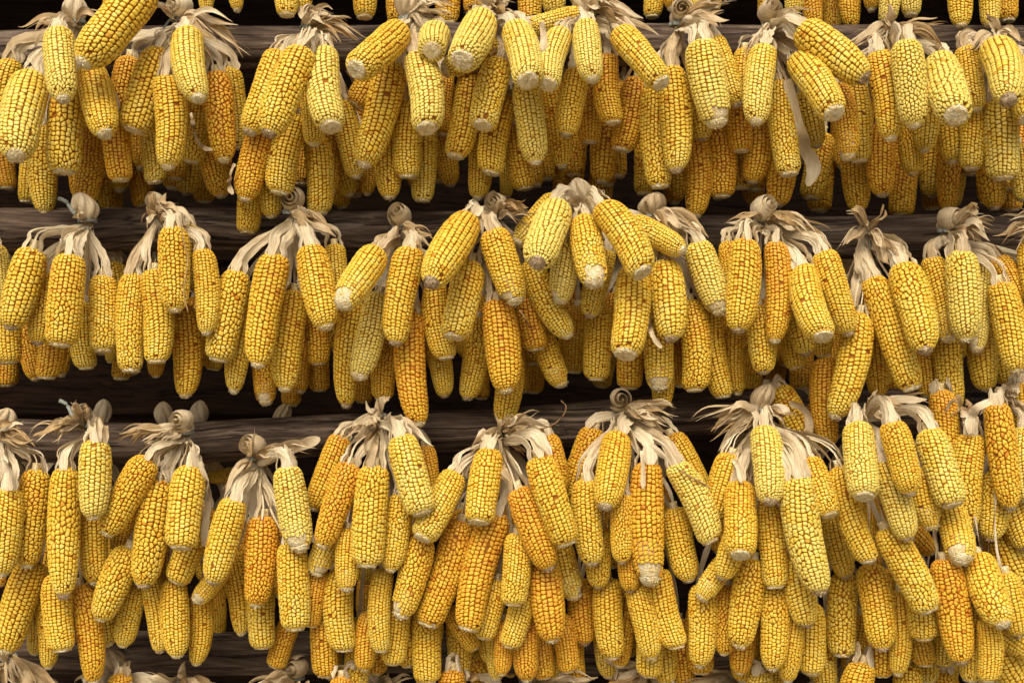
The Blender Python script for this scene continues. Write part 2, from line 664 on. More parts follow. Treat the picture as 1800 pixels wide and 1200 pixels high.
def kernel_material():
    m, nt, b, out = material('corn_kernel')
    crown = N(nt, 'ShaderNodeAttribute', attribute_name='crown').outputs['Fac']
    kr = N(nt, 'ShaderNodeAttribute', attribute_name='krand').outputs['Fac']
    along = N(nt, 'ShaderNodeAttribute', attribute_name='along').outputs['Fac']
    info = N(nt, 'ShaderNodeObjectInfo')
    sep = N(nt, 'ShaderNodeSeparateColor')
    nt.links.new(info.outputs['Color'], sep.inputs[0])
    tone, rnd = sep.outputs[0], sep.outputs[1]              # tone: 0 orange ... 1 pale
    # tone of one kernel: the cob's tone + its own luck + slow patches along the ear
    tc = N(nt, 'ShaderNodeTexCoord').outputs['Object']
    off = N(nt, 'ShaderNodeVectorMath', operation='ADD')
    nt.links.new(tc, off.inputs[0])
    nt.links.new(info.outputs['Random'], off.inputs[1])
    pn = noise(nt, 0.9, 2, off.outputs[0]).outputs[0]
    t = mathn(nt, 'ADD', tone, mathn(nt, 'MULTIPLY', mathn(nt, 'SUBTRACT', kr, 0.5), 0.42))
    t = mathn(nt, 'ADD', t, mathn(nt, 'MULTIPLY', mathn(nt, 'SUBTRACT', pn, 0.5), 0.6))
    t = mathn(nt, 'ADD', t, mathn(nt, 'MULTIPLY', mathn(nt, 'SUBTRACT', along, 0.55), 0.35))
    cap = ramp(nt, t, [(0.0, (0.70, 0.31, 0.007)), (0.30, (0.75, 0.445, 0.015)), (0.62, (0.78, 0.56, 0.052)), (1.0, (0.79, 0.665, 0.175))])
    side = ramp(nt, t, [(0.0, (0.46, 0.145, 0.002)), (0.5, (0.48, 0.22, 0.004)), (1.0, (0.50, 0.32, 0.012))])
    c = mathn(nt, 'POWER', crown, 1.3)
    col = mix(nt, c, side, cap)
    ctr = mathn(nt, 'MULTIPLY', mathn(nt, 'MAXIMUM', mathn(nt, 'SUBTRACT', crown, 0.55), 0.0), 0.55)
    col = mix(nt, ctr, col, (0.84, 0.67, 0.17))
    # a few chalky or stained kernels
    odd = ramp(nt, kr, [(0.0, (0.55, 0.30, 0.10)), (0.018, (0.55, 0.30, 0.10)), (0.022, (1, 1, 1)), (1.0, (1, 1, 1))])
    col = mix(nt, 0.6, col, odd, 'MULTIPLY')
    fine = noise(nt, 14, 3, off.outputs[0])
    col = mix(nt, 0.10, col, ramp(nt, fine.outputs[0], [(0.3, (0.45, 0.35, 0.2)), (0.7, (1, 1, 1))]), 'MULTIPLY')
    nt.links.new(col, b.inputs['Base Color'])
    b.inputs['Roughness'].default_value = 0.36
    b.inputs['Specular IOR Level'].default_value = 0.30
    b.inputs['Subsurface Weight'].default_value = 0.0
    bump(nt, b, fine.outputs[0], 0.10, 0.04)
    return m

def core_material():
    m, nt, b, out = material('cob_core')
    tc = N(nt, 'ShaderNodeTexCoord').outputs['Object']
    n = noise(nt, 6, 3, tc)
    col = ramp(nt, n.outputs[0], [(0.25, (0.20, 0.068, 0.003)), (0.75, (0.36, 0.13, 0.006))])
    nt.links.new(col, b.inputs['Base Color'])
    b.inputs['Roughness'].default_value = 0.9
    return m

def chaff_material():
    m, nt, b, out = material('cob_chaff')
    tc = N(nt, 'ShaderNodeTexCoord').outputs['Object']
    info = N(nt, 'ShaderNodeObjectInfo')
    sep = N(nt, 'ShaderNodeSeparateColor')
    nt.links.new(info.outputs['Color'], sep.inputs[0])
    n1 = noise(nt, 3.0, 4, tc)
    n2 = noise(nt, 8, 3, tc, 0.65)
    pale = ramp(nt, n1.outputs[0], [(0.3, (0.74, 0.54, 0.20)), (0.5, (0.86, 0.74, 0.42)), (0.7, (0.90, 0.84, 0.62))])
    dark = ramp(nt, n1.outputs[0], [(0.3, (0.17, 0.10, 0.055)), (0.5, (0.40, 0.27, 0.15)), (0.7, (0.68, 0.56, 0.38))])
    col = mix(nt, sep.outputs[2], pale, dark)
    col = mix(nt, 0.5, col, ramp(nt, n2.outputs[0], [(0.33, (0.62, 0.50, 0.32)), (0.48, (1, 1, 1))]), 'MULTIPLY')
    nt.links.new(col, b.inputs['Base Color'])
    b.inputs['Roughness'].default_value = 0.92
    bump(nt, b, n2.outputs[0], 0.5, 0.06)
    return m

def husk_material():
    m, nt, b, out = material('dry_husk')
    uv = N(nt, 'ShaderNodeUVMap').outputs[0]
    info = N(nt, 'ShaderNodeObjectInfo')
    sep = N(nt, 'ShaderNodeSeparateColor')
    nt.links.new(info.outputs['Color'], sep.inputs[0])
    off = N(nt, 'ShaderNodeVectorMath', operation='ADD')
    nt.links.new(uv, off.inputs[0])
    sc = N(nt, 'ShaderNodeVectorMath', operation='SCALE')
    nt.links.new(info.outputs['Random'], sc.inputs[0])
    sc.inputs['Scale'].default_value = 37.0
    nt.links.new(sc.outputs[0], off.inputs[1])
    fib = noise(nt, 1.0, 4, stretched(nt, off.outputs[0], (30, 0.9, 1)), 0.68)
    pat = noise(nt, 1.0, 3, stretched(nt, off.outputs[0], (2.2, 2.5, 1)))
    white = ramp(nt, pat.outputs[0], [(0.3, (0.80, 0.69, 0.45)), (0.55, (0.89, 0.81, 0.60)), (0.8, (0.93, 0.88, 0.73))])
    tan = ramp(nt, pat.outputs[0], [(0.3, (0.30, 0.18, 0.075)), (0.55, (0.52, 0.36, 0.16)), (0.8, (0.64, 0.50, 0.27))])
    col = mix(nt, sep.outputs[0], white, tan)
    col = mix(nt, 0.62, col, ramp(nt, fib.outputs[0], [(0.30, (0.30, 0.20, 0.11)), (0.46, (0.82, 0.74, 0.60)), (0.60, (1, 1, 1))]), 'MULTIPLY')
    nt.links.new(col, b.inputs['Base Color'])
    b.inputs['Roughness'].default_value = 0.62
    b.inputs['Specular IOR Level'].default_value = 0.3
    bump(nt, b, fib.outputs[0], 0.65, 0.0016)
    tr = N(nt, 'ShaderNodeBsdfTranslucent')
    nt.links.new(col, tr.inputs['Color'])
    ms = N(nt, 'ShaderNodeMixShader')
    ms.inputs[0].default_value = 0.22
    nt.links.new(b.outputs[0], ms.inputs[1])
    nt.links.new(tr.outputs[0], ms.inputs[2])
    nt.links.new(ms.outputs[0], out.inputs['Surface'])
    return m

def twine_material():
    m, nt, b, out = material('grey_twine')
    tc = N(nt, 'ShaderNodeTexCoord').outputs['Object']
    n = noise(nt, 300, 3, tc)
    nt.links.new(ramp(nt, n.outputs[0], [(0.3, (0.13, 0.15, 0.13)), (0.7, (0.34, 0.37, 0.31))]), b.inputs['Base Color'])
    b.inputs['Roughness'].default_value = 0.7
    return m

def wood_material(name, lo, mid, hi, grain=(5.0, 170, 170), strength=0.9, spec=0.25):
    m, nt, b, out = material(name)
    tc = N(nt, 'ShaderNodeTexCoord').outputs['Object']
    info = N(nt, 'ShaderNodeObjectInfo')
    sc = N(nt, 'ShaderNodeVectorMath', operation='SCALE')
    nt.links.new(info.outputs['Random'], sc.inputs[0])
    sc.inputs['Scale'].default_value = 19.0
    off = N(nt, 'ShaderNodeVectorMath', operation='ADD')
    nt.links.new(tc, off.inputs[0])
    nt.links.new(sc.outputs[0], off.inputs[1])
    warp = noise(nt, 5, 2, off.outputs[0])
    wv = N(nt, 'ShaderNodeVectorMath', operation='SCALE')
    nt.links.new(warp.outputs[1], wv.inputs[0])
    wv.inputs['Scale'].default_value = 0.03
    o2 = N(nt, 'ShaderNodeVectorMath', operation='ADD')
    nt.links.new(off.outputs[0], o2.inputs[0])
    nt.links.new(wv.outputs[0], o2.inputs[1])
    g = noise(nt, 1.0, 6, stretched(nt, o2.outputs[0], grain), 0.68)
    crack = noise(nt, 1.0, 4, stretched(nt, o2.outputs[0], (grain[0] * 0.8, grain[1] * 1.7, grain[2] * 1.7)), 0.6)
    big = noise(nt, 4, 3, off.outputs[0])
    col = ramp(nt, g.outputs[0], [(0.33, lo), (0.5, mid), (0.66, hi)])
    col = mix(nt, 0.8, col, ramp(nt, crack.outputs[0], [(0.40, (0.10, 0.075, 0.06)), (0.44, (1, 1, 1))]), 'MULTIPLY')
    col = mix(nt, 0.55, col, ramp(nt, big.outputs[0], [(0.35, (0.55, 0.42, 0.32)), (0.65, (1, 1, 1))]), 'MULTIPLY')
    nt.links.new(col, b.inputs['Base Color'])
    b.inputs['Roughness'].default_value = 0.82
    b.inputs['Specular IOR Level'].default_value = spec
    h = mathn(nt, 'ADD', mathn(nt, 'MULTIPLY', g.outputs[0], 0.6), mathn(nt, 'MINIMUM', crack.outputs[0], 0.45))
    bump(nt, b, h, strength, 0.004)
    return m

M_KERNEL = kernel_material()
M_CORE = core_material()
M_CHAFF = chaff_material()
M_HUSK = husk_material()
M_TWINE = twine_material()
M_POLE = wood_material('weathered_pole_wood', (0.030, 0.020, 0.012), (0.095, 0.068, 0.047), (0.23, 0.18, 0.135), grain=(7.0, 110, 110), strength=1.0)
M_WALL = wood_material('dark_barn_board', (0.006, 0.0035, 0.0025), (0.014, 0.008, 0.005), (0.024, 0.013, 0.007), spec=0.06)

# ------------------------------------------------------------------ helpers
def mesh_from(name, verts, faces, mats, smooth=True, mat_index=None):
    me = bpy.data.meshes.new(name)
    me.from_pydata([tuple(v) for v in verts], [], faces)
    for mt in mats:
        me.materials.append(mt)
    me.polygons.foreach_set('use_smooth', [smooth] * len(me.polygons))
    if mat_index is not None:
        me.polygons.foreach_set('material_index', mat_index)
    me.update()
    return me

def link(name, data, parent=None, loc=None, rot=None, scale=None):
    o = bpy.data.objects.new(name, data)
    COL.objects.link(o)
    if parent is not None:
        o.parent = parent
    if loc is not None:
        o.location = loc
    if rot is not None:
        o.rotation_mode = 'QUATERNION'
        o.rotation_quaternion = rot
    if scale is not None:
        o.scale = scale
    return o

def tag(o, label=None, cat=None, group=None, kind=None):
    for k, v in (('label', label), ('category', cat), ('group', group), ('kind', kind)):
        if v:
            o[k] = v
    return o

# ------------------------------------------------------------------ the setting: dark boarded wall behind the poles
wall = tag(link('wall', None), kind='structure')
WALL_Y = 0.62
z = 0.0
k = 0
while z < 2.75:
    h = random.uniform(0.135, 0.175)
    L, t = 3.4, 0.022
    v, f = [], []
    nx = 24
    for i in range(nx + 1):
        x = -L / 2 + L * i / nx
        e0, e1 = random.uniform(-.0015, .0015), random.uniform(-.0015, .0015)
        yy = 0.002 * math.sin(x * 3 + k)
        v += [(x, yy + 0.004, e0), (x, yy, e0 + 0.004), (x, yy, h - 0.004 + e1), (x, yy + 0.004, h + e1), (x, t, h), (x, t, 0)]
    for i in range(nx):
        a, b2 = i * 6, i * 6 + 6
        for j in range(6):
            f.append((a + j, b2 + j, b2 + (j + 1) % 6, a + (j + 1) % 6))
    f += [tuple(range(5, -1, -1)), tuple(range(nx * 6, nx * 6 + 6))]
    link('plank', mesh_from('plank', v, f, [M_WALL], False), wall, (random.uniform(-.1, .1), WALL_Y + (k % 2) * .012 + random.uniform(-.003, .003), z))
    z += h - random.uniform(0.004, 0.009)
    k += 1

# unseen boards above and at both ends, added to keep the gaps dark
def board_box(parent, p, q):
    v = [(x, y, zz) for x in (p[0], q[0]) for y in (p[1], q[1]) for zz in (p[2], q[2])]
    f = [(0, 1, 3, 2), (4, 6, 7, 5), (0, 4, 5, 1), (2, 3, 7, 6), (0, 2, 6, 4), (1, 5, 7, 3)]
    c = Vector(p)
    link('plank', mesh_from('plank', [Vector(a) - c for a in v], f, [M_WALL], False), parent, c)
shade_boards = tag(link('added_shade_boards', None), kind='structure')
for k in range(6):
    board_box(shade_boards, (-1.42, 0.085 + k * .105, 2.52 + .003 * (k % 2)), (1.42, 0.085 + k * .105 + .102, 2.545 + .003 * (k % 2)))
for s in (-1, 1):
    side = tag(link('added_end_boards', None), kind='structure')  # added out of view to stop side light reaching the gaps
    for k in range(6):
        a, b2 = sorted((s * (1.44 + .003 * (k % 2)), s * (1.465 + .003 * (k % 2))))
        board_box(side, (a, -0.02 + k * .107, 0), (b2, -0.02 + k * .107 + .104, 2.6))

# unseen pale earth, added to bounce daylight up under the cobs
mg, ntg, bg, _ = material('pale_earth')
ng = noise(ntg, 9, 5)
ntg.links.new(ramp(ntg, ng.outputs[0], [(0.3, (0.20, 0.165, 0.12)), (0.7, (0.34, 0.29, 0.22))]), bg.inputs['Base Color'])
bg.inputs['Roughness'].default_value = 0.95
G = 24
gv = [(-12 + 24 * i / G, -14 + 15 * j / G, 0.012 * math.sin(i * 1.7 + j * 2.3)) for j in range(G + 1) for i in range(G + 1)]
gf = [(j * (G + 1) + i, j * (G + 1) + i + 1, (j + 1) * (G + 1) + i + 1, (j + 1) * (G + 1) + i) for j in range(G) for i in range(G)]
tag(link('ground', mesh_from('ground', gv, gf, [mg])), kind='structure')

# ------------------------------------------------------------------ the round poles
def pole(px_pts, y, r, label, seed):
    """A debarked round pole through photograph points (x, y pixel of its axis)."""
    rr = random.Random(seed)
    ph = [rr.uniform(0, 6.28) for _ in range(8)]
    pts = [at(px, py, y) for px, py in px_pts]
    seg, nr = 130, 72
    flute = [[rr.gauss(0, 1) for _ in range(nr)] for _ in range(14)]
    cracks = [(rr.randrange(nr), rr.uniform(-1.1, .9), rr.uniform(.1, .5)) for _ in range(60)]
    xs0, xs1 = pts[0].x, pts[-1].x
    c0 = pts[0]
    v, f = [], []
    for i in range(seg + 1):
        x = xs0 + (xs1 - xs0) * i / seg
        for a, b2 in zip(pts, pts[1:]):
            if a.x <= x <= b2.x + 1e-6:
                tt = (x - a.x) / (b2.x - a.x)
                zc = a.z + (b2.z - a.z) * tt
        zc += 0.003 * math.sin(x * 4.1 + ph[0]) + 0.0015 * math.sin(x * 11 + ph[1])
        yc = 0.003 * math.sin(x * 3.3 + ph[2])
        for j in range(nr):
            th = 2 * math.pi * j / nr
            q = r * (1 + 0.04 * math.sin(2 * th + x * 3 + ph[3]) + 0.03 * math.sin(5 * th + x * 1.5 + ph[4]) + 0.012 * math.sin(9 * th - x * 2.5 + ph[5])
                     + 0.02 * math.sin(x * 9 + ph[6] + th) + rr.uniform(-.004, .004))
            g = (i / seg) * 12.99; g0 = int(g); gf_ = g - g0
            q += r * .016 * (flute[g0][j] * (1 - gf_) + flute[g0 + 1][j] * gf_)
            for cj, cx0, cl in cracks:
                if cj == j and cx0 < x < cx0 + cl: q -= r * .085 * math.sin(math.pi * (x - cx0) / cl) ** .5
            v.append((x - c0.x, yc + q * math.cos(th), zc - c0.z + q * math.sin(th)))
    for i in range(seg):
        for j in range(nr):
            a, b2 = i * nr + j, i * nr + (j + 1) % nr
            f.append((a, b2, b2 + nr, a + nr))
    f += [tuple(range(nr - 1, -1, -1)), tuple(range(seg * nr, seg * nr + nr))]
    o = link('wooden_pole', mesh_from('wooden_pole', v, f, [M_POLE]), None, c0)
    tag(o, label, 'pole', 'horizontal drying poles')
    return o

POLE_Y, POLE_R = 0.070, 0.031
POLES = {
    0: [(-250, -262), (900, -265), (2050, -268)],
    1: [(-250, 92), (500, 88), (1200, 78), (2050, 82)],
    2: [(-250, 405), (300, 408), (1000, 404), (1500, 416), (2050, 422)],
    3: [(-250, 768), (300, 774), (900, 752), (1300, 728), (2050, 715)],
    4: [(-250, 1145), (400, 1148), (1000, 1150), (2050, 1140)],
}
PLABEL = {
    0: 'round pole above the view that carries the topmost cobs',
    1: 'weathered round pole behind the uppermost full row of corn bunches',
    2: 'weathered brown pole across the middle row of corn bunches',
    3: 'grey cracked round pole behind the lower row of corn bunches',
    4: 'shaded pole at the bottom under the longest cobs and husk fans',
}
for k in sorted(POLES):
    pole(POLES[k], POLE_Y if k < 4 else .125, POLE_R, PLABEL[k], 40 + k)

# ------------------------------------------------------------------ the cobs: a small library of ears, radius 1, hanging down -Z
def clip(poly, mx, my, nx_, ny_):
    out = []
    n = len(poly)
    for i in range(n):
        ax, ay = poly[i]
        bx, by = poly[(i + 1) % n]
        da = (ax - mx) * nx_ + (ay - my) * ny_
        db = (bx - mx) * nx_ + (by - my) * ny_
        if da <= 0:
            out.append((ax, ay))
        if (da < 0 < db) or (db < 0 < da):
            t = da / (da - db)
            out.append((ax + (bx - ax) * t, ay + (by - ay) * t))
    return out

class Profile:
    """Outline of the ear, walked from the shank to the tip by arc length."""
    def __init__(self, pts):
        # smooth the control points
        P = np.array(pts, float)
        for _ in range(2):
            Q = [P[0]]
            for a, b in zip(P, P[1:]):
                Q += [a * .75 + b * .25, a * .25 + b * .75]
            Q.append(P[-1])
            P = np.array(Q)
        self.P = P
        self.s = np.concatenate([[0], np.cumsum(np.linalg.norm(np.diff(P, axis=0), axis=1))])
        self.len = self.s[-1]
    def at(self, s):
        s = min(max(s, 0), self.len)
        r = np.interp(s, self.s, self.P[:, 0]); z = np.interp(s, self.s, self.P[:, 1])
        e = 0.05
        a, b = max(s - e, 0), min(s + e, self.len)
        dr = np.interp(b, self.s, self.P[:, 0]) - np.interp(a, self.s, self.P[:, 0])
        dz = np.interp(b, self.s, self.P[:, 1]) - np.interp(a, self.s, self.P[:, 1])
        l = math.hypot(dr, dz) or 1
        return r, z, -dz / l, dr / l                       # radius, z, outward normal (nr, nz)

def make_ear(idx, aspect, tip, irregular):
    """Meshes of one ear: core (with shank), kernels, tip. aspect = length / diameter."""
    R = random.Random(100 + idx)
    H = 2 * aspect
    if tip == 'c':
        ends = [(0.98, -H * .60), (0.95, -H * .80), (0.88, -H * .915), (0.75, -H * .965), (0.58, -H * .980)]
    elif tip == 't':
        ends = [(0.98, -H * .57), (0.91, -H * .76), (0.78, -H * .88), (0.60, -H * .945), (0.42, -H * .970)]
    else:
        ends = [(0.97, -H * .60), (0.91, -H * .78), (0.78, -H * .88), (0.58, -H * .92)]
    vr = [R.uniform(-.045, .03) for _ in range(12)]
    ends = [(r_ * (1 + vr[q]), z_) for q, (r_, z_) in enumerate(ends)]
    prof = Profile([(0.28, 0.12), (0.54, 0.08), (0.77, -0.12), (0.92 + vr[6] * .6, -0.42), (0.965 + vr[6], -0.90), (1.0 + vr[7] * .5, -H * .22), (1.0 + vr[8] * .6, -H * .40)] + ends)
    bx, by = R.gauss(0, .045), R.gauss(0, .045)
    hump = R.uniform(0, 6.28)
    def place(u, s, h, depth=0.125):
        r, z, nr, nz = prof.at(s)
        d = (h - 1) * depth
        r = r + nr * d
        zz = z + nz * d
        r *= 1 + 0.025 * math.sin(2 * u + hump) * math.sin(zz * 1.1 + hump)
        cx, cy = bx * zz * (zz + H) * 0.5, by * zz * (zz + H) * 0.5
        return (r * math.cos(u) + cx, r * math.sin(u) + cy, zz)
    # kernel seeds on the unrolled ear
    ncol = R.choice([18, 20, 20, 22])
    a = 2 * math.pi / ncol
    seeds = []
    w1, w2, w3 = R.uniform(0, 6), R.uniform(0, 6), R.uniform(0, 6)
    spiral = R.uniform(-.035, .035)
    smax = prof.len
    for c in range(ncol):
        s = R.uniform(.06, .22)
        while s < smax - 0.04:
            f = s / smax
            b = 0.226 * (1.0 - 0.30 * max(0, (f - .72) / .28)) * R.uniform(.95, 1.05)
            if irregular >= 1: b *= 1.05
            u = c * a + spiral * s + 0.13 * a * math.sin(s * 1.0 + w1 + c * .2) + 0.03 * a * math.sin(s * 3.1 + w2 + c * 1.7)
            # jitter: ragged rows at the shoulder and, on irregular ears, over whole patches
            j = (0.012 if irregular < .5 else .03) + 0.12 * max(0, 1 - s / 0.6)
            if irregular >= 1: j += 0.05 + 0.14 * max(0, math.sin(s * .9 + w3 + c * a)) ** 2
            elif irregular > 0: j += 0.12 * max(0, math.sin(s * 1.1 + w3 + c * a)) ** 2
            elif R.random() < .02: j += .12
            seeds.append((u + R.gauss(0, j * a), s + R.gauss(0, j * b * .8), R.random()))
            s += b
    pts = np.array([(p[0] % (2 * math.pi), p[1]) for p in seeds])
    verts, faces, crown, krand, along = [], [], [], [], []
    NA = 12
    for i, (u, s) in enumerate(pts):
        kr = seeds[i][2]
        f = s / smax
        if kr > 0.997 or (f > .92 and R.random() < .06):
            continue                                                   # lost kernels
        if tip == 'w' and f > .86 and math.cos(u - w1) > 0.55 - 1.6 * (f - .86):
            continue                                                   # bare patch
        du = pts[:, 0] - u
        du = (du + math.pi) % (2 * math.pi) - math.pi
        ds = pts[:, 1] - s
        KA = 1.55 if irregular >= 1 else 1.8 if irregular else 2.3
        near = np.argsort(du * du * KA * KA + ds * ds)[1:17]
        poly = [(-.42 * KA, -.30), (.42 * KA, -.30), (.42 * KA, .30), (-.42 * KA, .30)]
        for n in near:
            nx_, ny_ = du[n] * KA, ds[n]
            l = math.hypot(nx_, ny_)
            if l < .03: continue
            poly = clip(poly, nx_ / 2, ny_ / 2, nx_ / l, ny_ / l)
            if len(poly) < 3: break
        if len(poly) < 3: continue
        poly = [(p[0] / KA, p[1]) for p in poly]
        cx = sum(p[0] for p in poly) / len(poly); cy = sum(p[1] for p in poly) / len(poly)
        poly = [(p[0] - cx, p[1] - cy) for p in poly]
        # resample to NA directions
        ring = []
        for k in range(NA):
            th = 2 * math.pi * (k + .5) / NA
            dx, dy = math.cos(th), math.sin(th) * .72
            l = math.hypot(dx, dy); dx /= l; dy /= l
            best = 9
            for q in range(len(poly)):
                x1, y1 = poly[q]; x2, y2 = poly[(q + 1) % len(poly)]
                ex, ey = x2 - x1, y2 - y1
                den = dx * ey - dy * ex
                if abs(den) < 1e-9: continue
                t = (x1 * ey - y1 * ex) / den
                g = (x1 * dy - y1 * dx) / den
                if t > 0 and -1e-6 <= g <= 1 + 1e-6: best = min(best, t)
            if best > 8: best = .08
            ring.append((dx, dy, best))
        # round the corners a little
        rad = [r[2] for r in ring]
        rad = [min(rad[k], .62 * rad[k] + .19 * (rad[k - 1] + rad[(k + 1) % NA]) + .012) for k in range(NA)]
        gap = 0.006 + (0.003 if irregular >= 1 else 0)
        top = 1.0 + R.uniform(-.07, .07) + (0.08 if irregular >= 1 else 0)
        dent = R.choice([0.0, 0.05, 0.10])
        tx, ty = R.gauss(0, .015), R.gauss(0, .02)
        base = len(verts)
        lev = ((0.0, 1.00, 0.0), (0.55, 0.985, 0.30), (0.86, 0.88, 0.72), (1.0, 0.56, 1.0))
        for h, q, cr in lev:
            for (dx, dy, _), rd in zip(ring, rad):
                e = max(rd - gap - .013 * dx * dx, .02) * q
                verts.append(place(u + cx + tx * h + dx * e, s + cy + ty * h + dy * e, h * top))
                crown.append(cr); krand.append(kr); along.append(f)
        verts.append(place(u + cx + tx, s + cy + ty, top - dent)); crown.append(1.0); krand.append(kr); along.append(f)
        for lv in range(3):
            for k in range(NA):
                p, q = base + lv * NA + k, base + lv * NA + (k + 1) % NA
                faces.append((p, q, q + NA, p + NA))
        for k in range(NA):
            faces.append((base + 3 * NA + k, base + 3 * NA + (k + 1) % NA, base + 4 * NA))
    ker = mesh_from('kernels', verts, faces, [M_KERNEL])
    for nm, vals in (('crown', crown), ('krand', krand), ('along', along)):
        at_ = ker.attributes.new(nm, 'FLOAT', 'POINT')
        at_.data.foreach_set('value', vals)
    # core with the shank
    v, f, mi = [], [], []
    nr = 24
    rows = [(-1, .30, .55), (-1, .27, .30), (-1, .34, .05)]
    ns = 16
    for kind, r, z in rows:
        for j in range(nr):
            u = 2 * math.pi * j / nr
            q = r * (1 + .06 * math.sin(5 * u + idx))
            v.append((q * math.cos(u), q * math.sin(u), z))
    for i in range(ns + 1):
        s = smax * i / ns
        for j in range(nr):
            v.append(place(2 * math.pi * j / nr, s, 0.12))
    tot = len(rows) + ns + 1
    for i in range(tot - 1):
        for j in range(nr):
            p, q = i * nr + j, i * nr + (j + 1) % nr
            f.append((p, p + nr, q + nr, q)); mi.append(1 if i < 3 else (1 if tip == 'w' and i > tot - 7 else 0))
    f.append(tuple(range(nr))); mi.append(1)
    core = mesh_from('corn_cob', v, f, [M_CORE, M_CHAFF], True, mi)
    # the tip: bare chaffy end
    v, f = [], []
    r0, z0, _, _ = prof.at(smax)
    end = H * (.025 if tip == 'c' else .045 if tip == 't' else .07)
    nt_, nr = 7, 22
    for i in range(nt_ + 1):
        t = i / nt_
        if tip == 'c':
            r = r0 * (0.98 if t < .3 else 0.98 * (1 - ((t - .3) / .7)) ** .6)
            z = z0 + .12 - (end + .12) * min(1, t / .35) - .05 * max(0, t - .5) * 2
        else:
            r = r0 * (1 - t ** (2.2 if tip == 'w' else 2.6)) ** .62
            z = z0 + .10 - (end + .10) * t
        for j in range(nr):
            u = 2 * math.pi * j / nr
            amp = .10 * (1 if t > .1 else .3)
            q = max(r, .0) * (1 + R.uniform(-amp, amp)) + .004
            zz = z + R.uniform(-.045, .045)
            cx, cy = bx * zz * (zz + H) * 0.5, by * zz * (zz + H) * 0.5
            v.append((q * math.cos(u) + cx, q * math.sin(u) + cy, zz))
    for i in range(nt_):
        for j in range(nr):
            p, q = i * nr + j, i * nr + (j + 1) % nr
            f.append((p, p + nr, q + nr, q))
    f.append(tuple(range(nt_ * nr, nt_ * nr + nr))[::-1])
    # ragged chaff flakes round the end
    for k in range(46):
        u = R.uniform(0, 2 * math.pi)
        t = R.random() ** 2
        r = r0 * (1.02 - .5 * t * t * (1 if tip != 'c' else .8))
        z = z0 + .05 - (end + .02) * t
        cx, cy = bx * z * (z + H) * 0.5, by * z * (z + H) * 0.5
        wd, ln = R.uniform(.03, .055), R.uniform(.05, .13)
        out = R.uniform(.3, 1.0)
        b0 = len(v)
        tx, ty = -math.sin(u), math.cos(u)
        X, Y = r * math.cos(u) + cx, r * math.sin(u) + cy
        v += [(X - tx * wd, Y - ty * wd, z), (X + tx * wd, Y + ty * wd, z),
              (X + math.cos(u) * ln * out * .6 + tx * wd * .4, Y + math.sin(u) * ln * out * .6 + ty * wd * .4, z - ln),
              (X + math.cos(u) * ln * out * .3 + tx * R.uniform(-.04, .04), Y + math.sin(u) * ln * out * .3, z - ln * .6)]
        f += [(b0, b0 + 1, b0 + 2), (b0, b0 + 2, b0 + 3)]
    tipm = mesh_from('tip', v, f, [M_CHAFF])
    return {'aspect': aspect, 'tip': tip, 'irr': irregular, 'core': core, 'kernels': ker, 'tipm': tipm}

EARS = []
i = 0
for aspect in (2.15, 2.6, 3.1):
    for tip in ('c', 't', 'w'):
        for irr in (0, 0.5, 1.0):
            EARS.append(make_ear(i, aspect, tip, irr))
            i += 1

# ------------------------------------------------------------------ lay the cobs out in depth
LAYER_Y = [(-1, -0.15), (0, -0.085), (1, -0.040), (2, 0.008), (2.4, 0.012), (3, 0.130), (4, 0.185), (9, 0.20)]
def layer_depth(l):
    return float(np.interp(l, [p[0] for p in LAYER_Y], [p[1] for p in LAYER_Y]))

cobs = []
for bi, (row, kx, ky, kstyle, tails, label, text) in enumerate(BUNCHES):
    for line in text.strip().splitlines():
        w_ = line.split()
        x0, y0, x1, y1, w, lay = map(float, w_[:6])
        st = w_[6] if len(w_) > 6 else 'n'
        if row == 4: lay += 1.3
        cobs.append(dict(b=bi, row=row, p0=(x0, y0), p1=(x1, y1), w=w, lay=lay, st=st, rnd=random.random()))

# cobs at the back of each bunch, orange partly to stand for shade
for bi, (row, kx, ky, kstyle, tails, label, text) in enumerate(BUNCHES):
    if row in (1, 2, 3):
        nb = {1: 6, 2: 4, 3: 4}[row]
        for k in range(nb):
            x = kx + (k - (nb - 1) / 2) * 160 / nb + random.uniform(-14, 14)
            y0 = ky + random.uniform(120, 160)
            y1 = ky + random.uniform(235, 318 if row == 1 else 290)
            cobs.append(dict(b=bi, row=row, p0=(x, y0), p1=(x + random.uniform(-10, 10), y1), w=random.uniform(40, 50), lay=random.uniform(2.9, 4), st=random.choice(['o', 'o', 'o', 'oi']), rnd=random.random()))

    if row == 3 and kx > 500:                              # lowest tier of the big bunches
        for k in range(5):
            x = kx + (k - 2) * 44 + random.uniform(-16, 16)
            y1 = random.uniform(1165, 1215)
            cobs.append(dict(b=bi, row=row, p0=(x, y1 - random.uniform(115, 135)), p1=(x + random.uniform(-14, 18), y1), w=random.uniform(44, 52), lay=random.uniform(1.9, 2.4), st=random.choice(['o', 'n', 'n', 'nt', 'nd', 'oc']), rnd=random.random()))

def seg_dist(a0, a1, b0, b1):
    d1, d2, r = a1 - a0, b1 - b0, a0 - b0
    a, e, f = d1.dot(d1), d2.dot(d2), d2.dot(r)
    c, b = d1.dot(r), d1.dot(d2)
    den = a * e - b * b
    s = min(max((b * f - c * e) / den, 0), 1) if den > 1e-12 else 0
    t = (b * s + f) / e
    if t < 0: t, s = 0, min(max(-c / a, 0), 1)
    elif t > 1: t, s = 1, min(max((b - c) / a, 0), 1)
    return ((a0 + d1 * s) - (b0 + d2 * t)).length

